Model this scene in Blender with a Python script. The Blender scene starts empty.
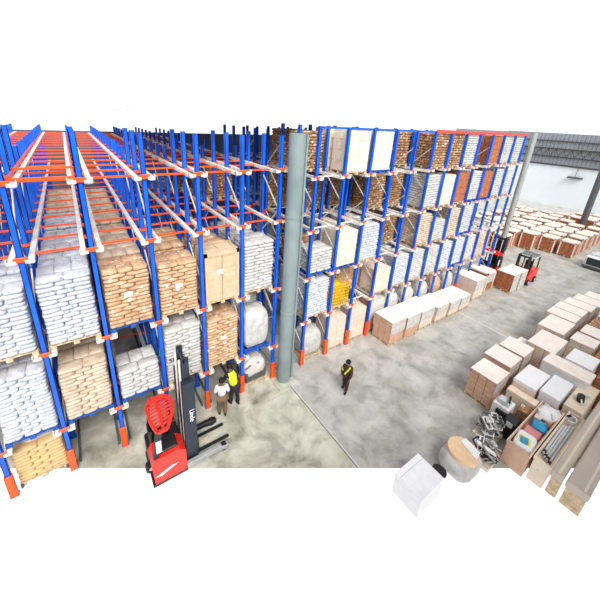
import bpy, bmesh, math, random
from mathutils import Vector, Matrix, Euler
random.seed(11)
R = math.radians
D = bpy.data
COL = bpy.context.scene.collection
SC = bpy.context.scene

# ------------------------------------------------------------------ camera, light, exposure
cam_d = D.cameras.new('camera'); cam = D.objects.new('camera', cam_d); COL.objects.link(cam)
cam.location = (1.3158, -9.1418, 10.6886)
cam.rotation_euler = Euler((R(70.034), R(-2.9557), R(-33.7187)), 'XYZ')
cam_d.sensor_width = 36; cam_d.lens = 316.64 / 600 * 36
cam_d.shift_x = (300 - 287.23) / 600
cam_d.shift_y = (233.55 - 300) / 600
cam_d.clip_end = 400
SC.camera = cam
w = D.worlds.new('daylight'); SC.world = w; w.use_nodes = True
bg = w.node_tree.nodes['Background']; bg.inputs[1].default_value = 1.0
_n = w.node_tree.nodes; _l = w.node_tree.links                      # bright daylight all round, dimmed overhead to keep the rack interiors dark
_t = _n.new('ShaderNodeTexCoord'); _s = _n.new('ShaderNodeSeparateXYZ'); _l.new(_t.outputs['Generated'], _s.inputs[0])
_r = _n.new('ShaderNodeValToRGB'); _l.new(_s.outputs[2], _r.inputs[0]); _l.new(_r.outputs[0], bg.inputs[0])
_r.color_ramp.elements[0].position = .30; _r.color_ramp.elements[0].color = (1, 1, 1, 1)
_r.color_ramp.elements[1].position = .45; _r.color_ramp.elements[1].color = (.5, .51, .53, 1)
sun_d = D.lights.new('sun', 'SUN'); sun_d.energy = 3.7; sun_d.angle = R(40); sun_d.color = (1, .98, .94)
sun = D.objects.new('sun', sun_d); COL.objects.link(sun); sun.rotation_euler = (R(42), R(-16), R(0))
SC.view_settings.view_transform = 'Standard'; SC.view_settings.look = 'None'
SC.view_settings.exposure = 0.34; SC.view_settings.gamma = 1; SC.view_settings.use_curve_mapping = False

# ------------------------------------------------------------------ materials
def mat(name, col, rough=.6, metal=0, var=.12, scale=4, col2=None, spot=None, spot_scale=9, spot_cut=.62, bump=0, bscale=30):
    m = D.materials.new(name); m.use_nodes = True; nt = m.node_tree; N = nt.nodes; L = nt.links
    b = N['Principled BSDF']; b.inputs['Roughness'].default_value = rough; b.inputs['Metallic'].default_value = metal
    tc = N.new('ShaderNodeTexCoord'); oi = N.new('ShaderNodeObjectInfo')
    ad = N.new('ShaderNodeVectorMath'); ad.operation = 'MULTIPLY_ADD'
    cmb = N.new('ShaderNodeCombineXYZ')
    for k in range(3): L.new(oi.outputs['Random'], cmb.inputs[k])
    ad.inputs[1].default_value = (37, 53, 71)
    L.new(cmb.outputs[0], ad.inputs[0]); L.new(tc.outputs['Object'], ad.inputs[2])
    nz = N.new('ShaderNodeTexNoise'); nz.inputs['Scale'].default_value = scale; nz.inputs['Detail'].default_value = 5
    L.new(ad.outputs[0], nz.inputs['Vector'])
    rp = N.new('ShaderNodeValToRGB'); rp.color_ramp.elements[0].position = .3; rp.color_ramp.elements[1].position = .7
    c2 = col2 or tuple(c * (1 - var) for c in col)
    rp.color_ramp.elements[0].color = (*c2, 1); rp.color_ramp.elements[1].color = (*[min(1, c * (1 + (0 if col2 else var * .5))) for c in col], 1)
    L.new(nz.outputs[0], rp.inputs[0]); out = rp.outputs[0]
    if spot:
        n2 = N.new('ShaderNodeTexNoise'); n2.inputs['Scale'].default_value = spot_scale; n2.inputs['Detail'].default_value = 2
        L.new(ad.outputs[0], n2.inputs['Vector'])
        r2 = N.new('ShaderNodeValToRGB'); r2.color_ramp.elements[0].position = spot_cut; r2.color_ramp.elements[1].position = spot_cut + .04
        L.new(n2.outputs[0], r2.inputs[0])
        mx = N.new('ShaderNodeMixRGB'); L.new(r2.outputs[0], mx.inputs[0]); L.new(out, mx.inputs[1]); mx.inputs[2].default_value = (*spot, 1)
        out = mx.outputs[0]
    L.new(out, b.inputs['Base Color'])
    if bump:
        n3 = N.new('ShaderNodeTexNoise'); n3.inputs['Scale'].default_value = bscale; L.new(ad.outputs[0], n3.inputs['Vector'])
        bp = N.new('ShaderNodeBump'); bp.inputs['Strength'].default_value = bump; bp.inputs['Distance'].default_value = .02
        L.new(n3.outputs[0], bp.inputs['Height']); L.new(bp.outputs[0], b.inputs['Normal'])
    return m
M = dict(
 blue=mat('rack_blue', (.006, .13, .82), .35, var=.3, scale=2),
 orange=mat('rack_orange', (1.0, .11, .012), .4, var=.2),
 galv=mat('galvanised_steel', (.86, .83, .76), .45, .0, var=.25, scale=6),
 white_sack=mat('white_sack_print', (.70, .71, .74), .6, col2=(.46, .49, .57), spot=(.20, .33, .62), spot_scale=11, spot_cut=.63, bump=.6, bscale=14),
 plain_sack=mat('plain_white_sack', (.70, .69, .67), .6, col2=(.45, .44, .43), bump=.5, bscale=14),
 cream_sack=mat('cream_sack', (.72, .60, .47), .7, col2=(.48, .36, .26), spot=(.45, .30, .2), spot_scale=10, spot_cut=.67, bump=.5, bscale=14),
 kraft_sack=mat('kraft_sack', (.70, .47, .29), .7, col2=(.44, .25, .13), spot=(.86, .80, .72), spot_scale=7, spot_cut=.62, bump=.5, bscale=14),
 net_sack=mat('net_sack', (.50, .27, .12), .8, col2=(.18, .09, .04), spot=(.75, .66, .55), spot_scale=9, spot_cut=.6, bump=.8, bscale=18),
 carton=mat('carton', (.72, .47, .34), .7, col2=(.58, .35, .23), scale=3),
 red_carton=mat('red_brown_carton', (.50, .17, .07), .7, col2=(.34, .10, .04), scale=5, spot=(.78, .42, .22), spot_scale=7, spot_cut=.66),
 pale_carton=mat('pale_carton', (.86, .72, .62), .7, col2=(.78, .60, .48), scale=2),
 cream_carton=mat('cream_carton', (.90, .80, .66), .7, col2=(.82, .68, .52), scale=3, spot=(.62, .42, .28), spot_scale=8, spot_cut=.68),
 sheet=mat('cream_top_sheet', (.93, .83, .76), .6, var=.1, scale=3),
 film=mat('stretch_film', (.80, .77, .74), .25, col2=(.56, .52, .48), scale=5, bump=.9, bscale=9),
 whitecard=mat('white_card', (.92, .92, .93), .5, var=.06),
 wood=mat('pallet_wood', (.70, .53, .34), .8, var=.35, scale=8),
 ply=mat('pale_plywood', (.90, .77, .60), .7, var=.14, scale=3),
 bpallet=mat('blue_pallet', (.006, .10, .52), .5, var=.3),
 label=mat('paper_label', (.93, .93, .92), .5, var=.03),
 black=mat('black_plastic', (.012, .013, .016), .45, var=.3),
 mast=mat('mast_steel', (.022, .035, .055), .4, .3, var=.3),
 red=mat('truck_red', (.86, .035, .02), .35, var=.15),
 dred=mat('dark_red', (.25, .02, .03), .5),
 steel=mat('bright_steel', (.78, .80, .82), .35, .0, var=.2),
 grey=mat('column_grey', (.27, .34, .345), .45, .1, var=.18, scale=1.2),
 lgrey=mat('light_column_grey', (.42, .43, .42), .45, .1, var=.15),
 dgrey=mat('dark_steel', (.10, .105, .11), .5, var=.2),
 tan=mat('tan_sack', (.80, .55, .25), .7, col2=(.60, .40, .2), bump=.5, bscale=10),
 yellow=mat('yellow_net', (.95, .55, .02), .6, var=.3),
 hivis=mat('hi_vis_yellow', (.72, .95, .02), .6, var=.08),
 shirt=mat('pale_shirt', (.80, .80, .88), .8, var=.08),
 khaki=mat('khaki_cloth', (.20, .13, .07), .9), darkcloth=mat('dark_cloth', (.02, .018, .03), .9), brcloth=mat('maroon_cloth', (.06, .02, .02), .9),
 skin=mat('skin', (.20, .095, .05), .5, var=.08), hair=mat('black_hair', (.008, .007, .006), .8), shoe=mat('shoe_leather', (.01, .01, .01), .5),
 cyan=mat('cyan_plastic', (.03, .35, .62), .4), lyellow=mat('yellow_print', (.95, .85, .05), .5), pink=mat('pink_plastic', (.80, .28, .28), .5),
 glass=mat('dark_glass', (.02, .03, .035), .1), scrap=mat('scrap_metal', (.55, .54, .52), .4, .5, col2=(.12, .11, .10), scale=9),
 beam=mat('cream_beam_paint', (.62, .54, .45), .6, var=.08, scale=1),
 kraft_carton=mat('kraft_carton', (.74, .57, .39), .7, col2=(.60, .43, .27), scale=5),
 silver=mat('silver_plate', (.66, .70, .70), .4, .1),
)
# concrete floor
def floor_mat():
    m = D.materials.new('stained_concrete'); m.use_nodes = True; nt = m.node_tree; N = nt.nodes; L = nt.links
    b = N['Principled BSDF']; b.inputs['Roughness'].default_value = .42
    tc = N.new('ShaderNodeTexCoord')
    def noise(s, d=6, dist=0, off=0):
        mp = N.new('ShaderNodeMapping'); mp.inputs['Location'].default_value = (off, off * 1.7, 0); L.new(tc.outputs['Object'], mp.inputs[0])
        n = N.new('ShaderNodeTexNoise'); n.inputs['Scale'].default_value = s; n.inputs['Detail'].default_value = d; n.inputs['Distortion'].default_value = dist
        n.inputs['Roughness'].default_value = .62
        L.new(mp.outputs[0], n.inputs['Vector']); return n.outputs[0]
    def ramp(src, stops):
        r = N.new('ShaderNodeValToRGB'); e = r.color_ramp.elements
        while len(e) < len(stops): e.new(.5)
        for k, (p, c) in enumerate(stops): e[k].position = p; e[k].color = (*c, 1)
        L.new(src, r.inputs[0]); return r.outputs[0]
    def mix(f, a, c, mode='MIX'):
        x = N.new('ShaderNodeMixRGB'); x.blend_type = mode
        if isinstance(f, float): x.inputs[0].default_value = f
        else: L.new(f, x.inputs[0])
        for i, v in ((1, a), (2, c)):
            if isinstance(v, tuple): x.inputs[i].default_value = (*v, 1)
            else: L.new(v, x.inputs[i])
        return x.outputs[0]
    sx = N.new('ShaderNodeSeparateXYZ'); L.new(tc.outputs['Object'], sx.inputs[0])
    base = ramp(noise(.75, 8, .6), [(.32, (.20, .20, .155)), (.44, (.42, .41, .33)), (.54, (.56, .55, .46)), (.68, (.72, .70, .60))])
    greyp = ramp(noise(.9, 8, .5, 7), [(.32, (.26, .26, .25)), (.5, (.47, .465, .45)), (.68, (.60, .595, .575))])
    # the grey slab between the joints at x = 7.7 and x = 20
    def step(src, a, c):
        mr = N.new('ShaderNodeMapRange'); mr.inputs[1].default_value = a; mr.inputs[2].default_value = c; L.new(src, mr.inputs[0]); return mr.outputs[0]
    f1 = step(sx.outputs[0], 7.66, 7.72); f2 = step(sx.outputs[0], 40, 5)
    mlt = N.new('ShaderNodeMath'); mlt.operation = 'MULTIPLY'; L.new(f1, mlt.inputs[0]); mlt.inputs[1].default_value = .78
    c = mix(mlt.outputs[0], base, greyp)
    # ochre stains and dark marks
    ms = ramp(noise(.35, 5, .2, 3), [(.58, (0, 0, 0)), (.72, (.5, .5, .5))])
    c = mix(ms, c, (.44, .38, .24))
    dk = ramp(noise(1.1, 9, .5, 5), [(.52, (0, 0, 0)), (.66, (.6, .6, .6))])
    c = mix(dk, c, (.24, .24, .20))
    def line(src, pos, wd):
        a = N.new('ShaderNodeMath'); a.operation = 'SUBTRACT'; L.new(src, a.inputs[0]); a.inputs[1].default_value = pos
        b_ = N.new('ShaderNodeMath'); b_.operation = 'ABSOLUTE'; L.new(a.outputs[0], b_.inputs[0])
        d = N.new('ShaderNodeMath'); d.operation = 'LESS_THAN'; L.new(b_.outputs[0], d.inputs[0]); d.inputs[1].default_value = wd
        return d.outputs[0]
    c = mix(line(sx.outputs[0], 7.69, .018), c, (.14, .14, .13))
    c = mix(line(sx.outputs[0], 7.75, .02), c, (.60, .59, .54))
    c = mix(line(sx.outputs[0], 19.9, .04), c, (.66, .65, .60))
    c = mix(line(sx.outputs[0], 33.0, .04), c, (.60, .59, .56))
    c = mix(line(sx.outputs[1], -1.0, .015), c, (.42, .41, .36))
    L.new(c, b.inputs['Base Color'])
    bp = N.new('ShaderNodeBump'); bp.inputs['Strength'].default_value = .15; L.new(noise(12), bp.inputs['Height']); L.new(bp.outputs[0], b.inputs['Normal'])
    return m
M['floor'] = floor_mat()

# ------------------------------------------------------------------ mesh helpers
class MB:
    def __init__(s): s.v = []; s.f = []; s.smooth = set()
    def add(s, vs, fs, smooth=False):
        o = len(s.v); s.v += [tuple(v) for v in vs]
        for f in fs:
            if smooth: s.smooth.add(len(s.f))
            s.f.append([o + i for i in f])
        return s
    def box(s, x0, y0, z0, x1, y1, z1, bev=0):
        if bev:
            b = bev
            vs = []
            for z, i in ((z0, b), (z0 + b, 0), (z1 - b, 0), (z1, b)):
                q = 0 if i == 0 else b
                vs += [(x0 + q + b, y0 + q, z), (x1 - q - b, y0 + q, z), (x1 - q, y0 + q + b, z), (x1 - q, y1 - q - b, z),
                       (x1 - q - b, y1 - q, z), (x0 + q + b, y1 - q, z), (x0 + q, y1 - q - b, z), (x0 + q, y0 + q + b, z)]
            fs = [list(range(7, -1, -1)), list(range(24, 32))]
            for r in range(3):
                for k in range(8): fs.append([r * 8 + k, r * 8 + (k + 1) % 8, r * 8 + 8 + (k + 1) % 8, r * 8 + 8 + k])
            return s.add(vs, fs)
        return s.add([(x0, y0, z0), (x1, y0, z0), (x1, y1, z0), (x0, y1, z0), (x0, y0, z1), (x1, y0, z1), (x1, y1, z1), (x0, y1, z1)],
                     [[3, 2, 1, 0], [4, 5, 6, 7], [0, 1, 5, 4], [1, 2, 6, 5], [2, 3, 7, 6], [3, 0, 4, 7]])
    def bar(s, a, b, wd, h=None):
        h = h or wd; a = Vector(a); b = Vector(b); d = (b - a).normalized()
        up = Vector((0, 0, 1)) if abs(d.z) < .95 else Vector((1, 0, 0))
        u = d.cross(up).normalized() * wd / 2; v = u.cross(d).normalized() * h / 2
        return s.add([a - u - v, a + u - v, a + u + v, a - u + v, b - u - v, b + u - v, b + u + v, b - u + v],
                     [[3, 2, 1, 0], [4, 5, 6, 7], [0, 1, 5, 4], [1, 2, 6, 5], [2, 3, 7, 6], [3, 0, 4, 7]])
    def tube(s, pts, r, n=8, cap=True):
        pts = [Vector(p) for p in pts]; rs = r if isinstance(r, (list, tuple)) else [r] * len(pts)
        o = []; 
        for i, p in enumerate(pts):
            d = (pts[min(i + 1, len(pts) - 1)] - pts[max(i - 1, 0)]).normalized()
            up = Vector((0, 0, 1)) if abs(d.z) < .9 else Vector((1, 0, 0))
            u = d.cross(up).normalized(); v = u.cross(d).normalized()
            o += [p + (u * math.cos(2 * math.pi * k / n) + v * math.sin(2 * math.pi * k / n)) * rs[i] for k in range(n)]
        fs = [[i * n + k, i * n + (k + 1) % n, (i + 1) * n + (k + 1) % n, (i + 1) * n + k] for i in range(len(pts) - 1) for k in range(n)]
        s.add(o, fs, True)
        if cap: s.add(o[:n], [list(range(n))[::-1]]); s.add(o[-n:], [list(range(n))])
        return s
    def sack(s, cx, cy, cz, a, b, c, rz=0, nu=12, nv=6, e=.38, jit=0):
        def sg(t, p): return math.copysign(abs(t) ** p, t)
        vs = [(0, 0, -c)]
        for j in range(1, nv):
            ph = -math.pi / 2 + math.pi * j / nv
            for i in range(nu):
                th = 2 * math.pi * (i + .5) / nu
                x = a * sg(math.cos(ph), e) * sg(math.cos(th), e); y = b * sg(math.cos(ph), e) * sg(math.sin(th), e); z = c * sg(math.sin(ph), .8)
                x += random.uniform(-jit, jit); y += random.uniform(-jit, jit)
                vs.append((x, y, z))
        vs.append((0, 0, c))
        cs, sn = math.cos(rz), math.sin(rz)
        vs = [(cx + x * cs - y * sn, cy + x * sn + y * cs, cz + z) for x, y, z in vs]
        fs = []
        for i in range(nu): fs.append([0, 1 + (i + 1) % nu, 1 + i])
        for j in range(nv - 2):
            for i in range(nu):
                q = 1 + j * nu; fs.append([q + i, q + (i + 1) % nu, q + nu + (i + 1) % nu, q + nu + i])
        t = len(vs) - 1; q = 1 + (nv - 2) * nu
        for i in range(nu): fs.append([q + i, q + (i + 1) % nu, t])
        return s.add(vs, fs, True)
    def mesh(s, name, m):
        me = D.meshes.new(name); me.from_pydata(s.v, [], s.f); me.materials.append(m)
        for i in s.smooth: me.polygons[i].use_smooth = True
        me.update(); return me
    def build(s, name, m, parent=None, loc=(0, 0, 0), rz=0):
        return inst(name, s.mesh(name, m), parent, loc, rz)
def inst(name, me, parent=None, loc=(0, 0, 0), rz=0, scale=None):
    o = D.objects.new(name, me); COL.objects.link(o); o.location = loc; o.rotation_euler = (0, 0, rz)
    if scale: o.scale = scale
    o.parent = parent; return o
def tag(o, label=None, cat=None, group=None, kind=None):
    if label: o['label'] = label
    if cat: o['category'] = cat
    if group: o['group'] = group
    if kind: o['kind'] = kind
    return o
def empty(name, loc, label, cat, group=None, rz=0):
    o = D.objects.new(name, None); COL.objects.link(o); o.location = loc; o.rotation_euler = (0, 0, rz); o.empty_display_size = .2
    return tag(o, label, cat, group)

def text(name, body, size, m, parent, loc, rot):
    fc = D.curves.new(name, 'FONT'); fc.body = body; fc.size = size; fc.extrude = .004
    tmp = D.objects.new(name, fc); me = D.meshes.new_from_object(tmp); D.objects.remove(tmp); me.materials.clear(); me.materials.append(M[m])
    o = inst(name, me, parent, loc); o.rotation_euler = rot; return o

# ------------------------------------------------------------------ setting
def edge_y(x): return 1.17 - .6187 * (x + 1.92)
fl = MB()
fx = [(-9, edge_y(-9)), (15.0, edge_y(15.0)), (64, -14), (64, 26), (-9, 26)]
fl.add([(x, y, 0) for x, y in fx] + [(x, y, -.02) for x, y in fx],
       [[0, 1, 2, 3, 4], [9, 8, 7, 6, 5]] + [[k, k + 5, (k + 1) % 5 + 5, (k + 1) % 5] for k in range(5)])
tag(fl.build('floor', M['floor']), kind='structure')
WX = 63.7
tag(MB().box(WX, -12, 0, WX + .3, 26, 5.95).build('wall_right', mat('white_wall_paint', (.84, .90, .96), .6, var=.04, scale=.5)), kind='structure')
clad = MB()
y = -12
while y < 26:
    clad.box(WX + .02, y, 5.95, WX + .2, y + .42, 10.72); clad.box(WX + .08, y + .42, 5.95, WX + .2, y + .5, 10.72); y += .5
tag(clad.build('wall_cladding', mat('grey_cladding', (.31, .33, .37), .5, var=.12, scale=.6)), kind='structure')
g = MB()
for z in (6.05, 7.2, 8.4, 9.5): g.box(WX - .22, -12, z, WX + .02, 26, z + .16)
for k in range(38):
    y = -12 + k
    g.bar((WX - .15, y, 7.3), (WX - .15, y + .5, 8.4), .06); g.bar((WX - .15, y + .5, 8.4), (WX - .15, y + 1, 7.3), .06)
tag(g.build('trim_1', mat('girt_steel', (.06, .06, .065), .5)), kind='structure')
tag(MB().box(-9, 22, 0, 30, 22.3, 8.9).build('wall_back_shade', mat('painted_shade_depth', (.10, .12, .17), .7, var=.2, scale=.5)), kind='structure')  # dark colour stands in for the unlit depth behind the racks

tag(MB().box(-9.3, -14.3, 0, WX + .3, -14, 10.6).build('unseen_wall_front', mat('grey_wall_sheet', (.40, .41, .43), .6, var=.06, scale=.5)), kind='structure')  # unseen wall added to block horizon light from behind the camera
tag(MB().box(-9.3, -14, 0, -9, 22.3, 10.6).build('unseen_wall_left', mat('grey_wall_panel', (.25, .26, .30), .6, var=.06, scale=.5)), kind='structure')  # unseen side wall, added to cut stray light into the racks
rf = MB().box(2.95, 1.4, 10.655, 26.6, 22.3, 10.686)  # slab added to shade the racks from above; first left lanes stay open
tag(rf.build('added_shade_roof', mat('shade_roof_white', (.85, .86, .87), .6, var=.05)), kind='structure')

# ------------------------------------------------------------------ columns
def column(x, y, r, h, m, name_label, footm):
    c = empty('steel_column', (x, y, 0), name_label, 'column')
    MB().tube([(0, 0, 0.05), (0, 0, h)], r, 28).build('shaft', m, c)
    MB().box(-r - .2, -r - .2, 0, r + .2, r + .2, .05, .01).build('base_plate', footm, c)
    cl = MB()
    for z in (h * .34, h * .72): cl.tube([(0, 0, z), (0, 0, z + .06)], r + .02, 28)
    cl.build('band', m, c)
    pp = MB().tube([(r + .05, -.1, .1), (r + .05, -.1, h)], .045, 8); pp.build('conduit', m, c)
    return c
column(7.63, -.36, .28, 10.25, M['grey'], 'thick grey-green steel column standing on the floor between the two racks', M['floor'])
column(28.7, .55, .17, 10.62, M['lgrey'], 'slim light grey column just beyond the far end of the racks', M['lgrey'])
column(48.2, .3, .3, 10.6, M['dgrey'], 'dark grey column among brown cartons near the white wall', M['dgrey'])
lamp = empty('wall_lamp', (WX - .25, 6.1, 4.6), 'small dark oblong lamp hung in front of the white wall', 'lamp')
MB().box(-.25, -.9, -.12, .2, .9, .12, .04).build('housing', M['dgrey'], lamp)
MB().bar((0, 0, .1), (0.1, 0, 1.5), .05).build('hanger', M['dgrey'], lamp)

# ------------------------------------------------------------------ racks
ZL = [1.72, 4.45, 7.22, 9.04]; ZR = [2.34, 4.47, 6.56, 8.67]
SL = 1.45; SR = 1.4233; X0R = 8.828; PY = 1.2
def upright_mesh(h):
    u = MB(); a = .065
    u.box(-a, -.05, .02, a, -.035, h); u.box(-a, -.05, .02, -a + .015, .05, h); u.box(a - .015, -.05, .02, a, .05, h)
    u.box(-a, .035, .02, -a + .04, .05, h); u.box(a - .04, .035, .02, a, .05, h)
    u.box(-a - .04, -.08, 0, a + .04, .08, .02)
    return u.mesh('upright', M['blue'])
def bracket_mb():
    b = MB().box(-.14, -.105, -.06, .14, -.055, .06, .012); return b
def arm_mb(sgn):
    b = MB(); s = sgn
    x0, x1 = sorted((.08 * s, .27 * s))
    b.box(x0, -.14, -.075, x1, -.03, .0); b.box(min(.25 * s, .27 * s), -.14, -.075, max(.25 * s, .27 * s), -.03, .06)
    return b
br_me = bracket_mb().mesh('bracket', M['orange']); armL = arm_mb(-1).mesh('arm', M['galv']); armR = arm_mb(1).mesh('arm', M['galv'])
def rear_br():
    return MB().box(-.12, -.07, -.07, .12, .07, -.0)
rbr_me = rear_br().mesh('rear_bracket', M['orange'])
def rail_mb(depth):
    r = MB()
    r.box(-.06, -.12, -.10, .06, depth, -.085); r.box(-.06, -.12, -.085, -.045, depth, .0); r.box(.045, -.12, -.085, .06, depth, .0)
    r.box(-.045, -.12, -.012, .045, depth, -.004)
    return r
def tie_me(s, tm):
    t = MB().box(.2, -.03, -.06, s - .2, .03, -.01); return t.mesh('cross_tie', M[tm])
def brace_mb(rows, h, st):
    b = MB()
    for r in range(1):
        z = 1.0; k = 0
        while z + 1.1 < h:
            a, c = (r * PY, (r + 1) * PY) if k % 2 == 0 else ((r + 1) * PY, r * PY)
            b.bar((0, a, z), (0, c, z + 1.1), .035, .03); z += 1.1; k += 1
    return b
def rack(name, label, x0, s, i0, i1, rows, Z, hf, hd, tiey, tm='orange'):
    rk = empty(name, (x0, 0, 0), label, 'pallet rack')
    uf = upright_mesh(hf); ud = upright_mesh(hd)
    ups = [(i, r) for r in range(rows) for i in range(i0, i1 + 1)]
    for i, r in ups[:100]: inst('upright', uf if r < 3 else ud, rk, (i * s, r * PY, 0))
    if len(ups) > 100:
        m = MB()
        for i, r in ups[100:]:
            x, y = i * s, r * PY; m.box(x - .065, y - .05, 0, x + .065, y + .05, hd)
        tag(m.build('upright', M['blue'], rk), kind='stuff')
    rail_me = rail_mb((rows - 1) * PY).mesh('rail', M['galv'])
    for z in Z:
        for i in range(i0, i1):
            for dx in (.19, s - .19): inst('rail', rail_me, rk, (i * s + dx, 0, z))
    nt = 0; t_me = tie_me(s, tm); rest = MB()
    cand = []
    for z in Z:
        for i in range(i0, i1):
            y = .35
            while y < (rows - 1) * PY: cand.append((y + abs(i - 2) * .8 + (0 if z > 6 else 8), i, y, z)); y += tiey
    cand.sort()
    for c, i, y, z in cand[:100]: inst('cross_tie', t_me, rk, (i * s, y, z))
    for c, i, y, z in cand[100:]: rest.box(i * s + .2, y - .022, z - .055, (i + 1) * s - .2, y + .022, z - .01)
    tag(rest.build('cross_tie', M[tm], rk), kind='stuff')
    for z in Z:
        for i in range(i0, i1 + 1):
            b = inst('bracket', br_me, rk, (i * s, 0, z)); 
            inst('arm', armL, b); inst('arm', armR, b)
    rb = MB()
    for z in Z:
        for i in range(i0, i1 + 1):
            for r in range(1, rows): rb.box(i * s - .13, r * PY - .075, z - .10, i * s + .13, r * PY + .075, z - .03)
    tag(rb.build('rear_bracket', M['orange'], rk), kind='stuff')
    bm_ = brace_mb(rows, hd, 0).mesh('bracing', M['galv'])
    for r in range(0, 8 if i1 - i0 < 10 else 6, 2):
        for i in range(i0, i1 + 1): inst('bracing', bm_, rk, (i * s, r * PY, 0))
    gm = MB().box(-.09, -.10, 0, .09, -.055, .85, .01).box(-.09, -.10, 0, -.07, .02, .85).box(.07, -.10, 0, .09, .02, .85).mesh('foot_guard', M['orange'])
    for i in range(i0, i1 + 1): inst('foot_guard', gm, rk, (i * s, 0, 0))
    return rk
left = rack('pallet_rack', 'tall blue and orange drive-in rack left of the thick grey column', 0, SL, -4, 5, 16, ZL, 10.15, 9.5, 1.1)
right = rack('pallet_rack', 'blue and orange pallet rack right of the thick grey column running to the far end', X0R, SR, 0, 12, 8, ZR, 10.5, 10.2, 1.6, 'galv')
# red top ties at the far end of the right rack, orange end frame on the first left lane
MB().box(5 * SR, -.07, 10.42, 12 * SR + .1, -.0, 10.56).build('top_beam', mat('top_beam_red', (.80, .07, .05), .5), right)
MB().box(0, -.0, 10.42, 5 * SR, .05, 10.5).build('top_beam', M['blue'], right)
ef = MB()
for y, z in ((.05, 9.06), (1.25, 9.12)): ef.box(.06, y, z, 1.36, y + .06, z + .06)
ef.box(.07, .1, 9.07, .12, 9, 9.13); ef.box(1.30, .1, 9.07, 1.35, 9, 9.13)
ef.build('end_frame', M['orange'], left)
# guide rails on the ground in the left lanes
for i in range(-1, 5):
    for xg in (i * SL + .14, (i + 1) * SL - .2):
        MB().box(xg, .1, 0, xg + .06, 8, .12).build('floor_guide', M['dgrey'], left)
    MB().box(i * SL + .1, 1.9, 1.2, (i + 1) * SL - .1, 1.95, 1.27).build('rear_beam', M['red'], left)

# ------------------------------------------------------------------ pallets and loads
def pallet_me(w_, d_, m, blue=False):
    p = MB()
    for k in range(7): x = -w_ / 2 + k * (w_ - .1) / 6; p.box(x, 0, .118, x + .1, d_, .14)
    for yy in (0, d_ / 2 - .05, d_ - .1): p.box(-w_ / 2, yy, .1, w_ / 2, yy + .1, .118)
    for xx in (-w_ / 2, -.07, w_ / 2 - .14):
        for yy in (0, d_ / 2 - .05, d_ - .1): p.box(xx, yy, .022, xx + .14, yy + .1, .1)
        p.box(xx, 0, 0, xx + .14, d_, .022)
    return p.mesh('pallet', m)
PAL = {}
def pallet(parent, w_, d_, kind):
    k = (round(w_, 2), round(d_, 2), kind)
    if k not in PAL: PAL[k] = pallet_me(w_, d_, M[kind])
    return inst('pallet', PAL[k], parent)
# sack layer layouts in a 1.16 x 1.0 footprint, y from 0 to 1
def layer_spots(odd, w_, d_):
    a = w_ / 2; o = []
    long_y, short_y = .41 * d_, .59 * d_
    if odd:
        for k in (-.5, .5): o.append((k * a, long_y / 2, a / 2 - .005, long_y / 2, 0))
        for k in (-1, 0, 1): o.append((k * w_ / 3, long_y + short_y / 2, w_ / 6 - .004, short_y / 2, 0))
    else:
        for k in (-1, 0, 1): o.append((k * w_ / 3, short_y / 2, w_ / 6 - .004, short_y / 2, 0))
        for k in (-.5, .5): o.append((k * a, short_y + long_y / 2, a / 2 - .005, long_y / 2, 0))
    return o
SK = {}
def stack_mesh(kind, n, th, w_, d_, lean):
    key = (kind, n, round(th, 3), round(w_, 2), round(d_, 2), lean)
    if key in SK: return SK[key]
    m = MB(); ox = oy = 0
    for l in range(n):
        ox += random.uniform(-.012, .012); oy += random.uniform(-.008, .008)
        for (x, y, a, b, r) in layer_spots(l % 2, w_, d_):
            m.sack(x + ox, y + oy, th * (l + .5), a * 1.04, b * 1.04, th * .56, random.uniform(-.03, .03), 10, 5, .24, .006)
    me = m.mesh('sack_stack', M[kind]); SK[key] = me; return me
def sack_unit(a, b, c, kind, v):
    key = ('u', round(a, 2), round(b, 2), round(c, 3), kind, v)
    if key not in SK:
        m = MB(); m.sack(0, 0, 0, a * 1.04, b * 1.05, c, 0, 16, 6, .30, .010); SK[key] = m.mesh('sack', M[kind])
    return SK[key]
def sack_load(x, y, z, h, kind, label, near=False, pal='wood', w_=1.2, d_=1.02, paper=True, th=.125, group=None, rz=0, name='sack_pallet'):
    t = empty(name, (x, y, z), label, 'pallet load', group, rz)
    pallet(t, w_, d_, pal); n = max(2, round((h - .14) / th)); thh = (h - .14) / n
    if near:
        ox = oy = 0
        for l in range(n):
            ox = ox * .7 + random.uniform(-.014, .014); oy = oy * .7 + random.uniform(-.008, .008)
            for (sx, sy, a, b, r) in layer_spots(l % 2, w_, d_):
                inst('sack', sack_unit(a, b, thh * .55, kind, random.randint(0, 2)), t,
                     (sx + ox + random.uniform(-.006, .006), sy + oy + random.uniform(-.006, .006), .14 + thh * (l + .5)), random.uniform(-.035, .035))
    else:
        inst('sack_stack', stack_mesh(kind, n, thh, w_, d_, random.randint(0, 2)), t, (0, 0, .14))
    if paper:
        MB().box(-.12, -.022, h * .55, .1, -.012, h * .55 + .16).build('label_sheet', M['label'], t)
    return t
def carton_stack_me(kind, w_, d_, h, nx, ny, nz, gap=.008, bev=.012):
    m = MB()
    for k in range(nz):
        for i in range(nx):
            for j in range(ny):
                if 0 < i < nx - 1 and 0 < j < ny - 1 and k < nz - 1: continue
                x0 = -w_ / 2 + i * w_ / nx; y0 = j * d_ / ny; z0 = k * h / nz
                m.box(x0 + gap, y0 + gap, z0 + .001, x0 + w_ / nx - gap, y0 + d_ / ny - gap, z0 + h / nz - .004, bev)
    return m.mesh('carton_stack', M[kind])
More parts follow.
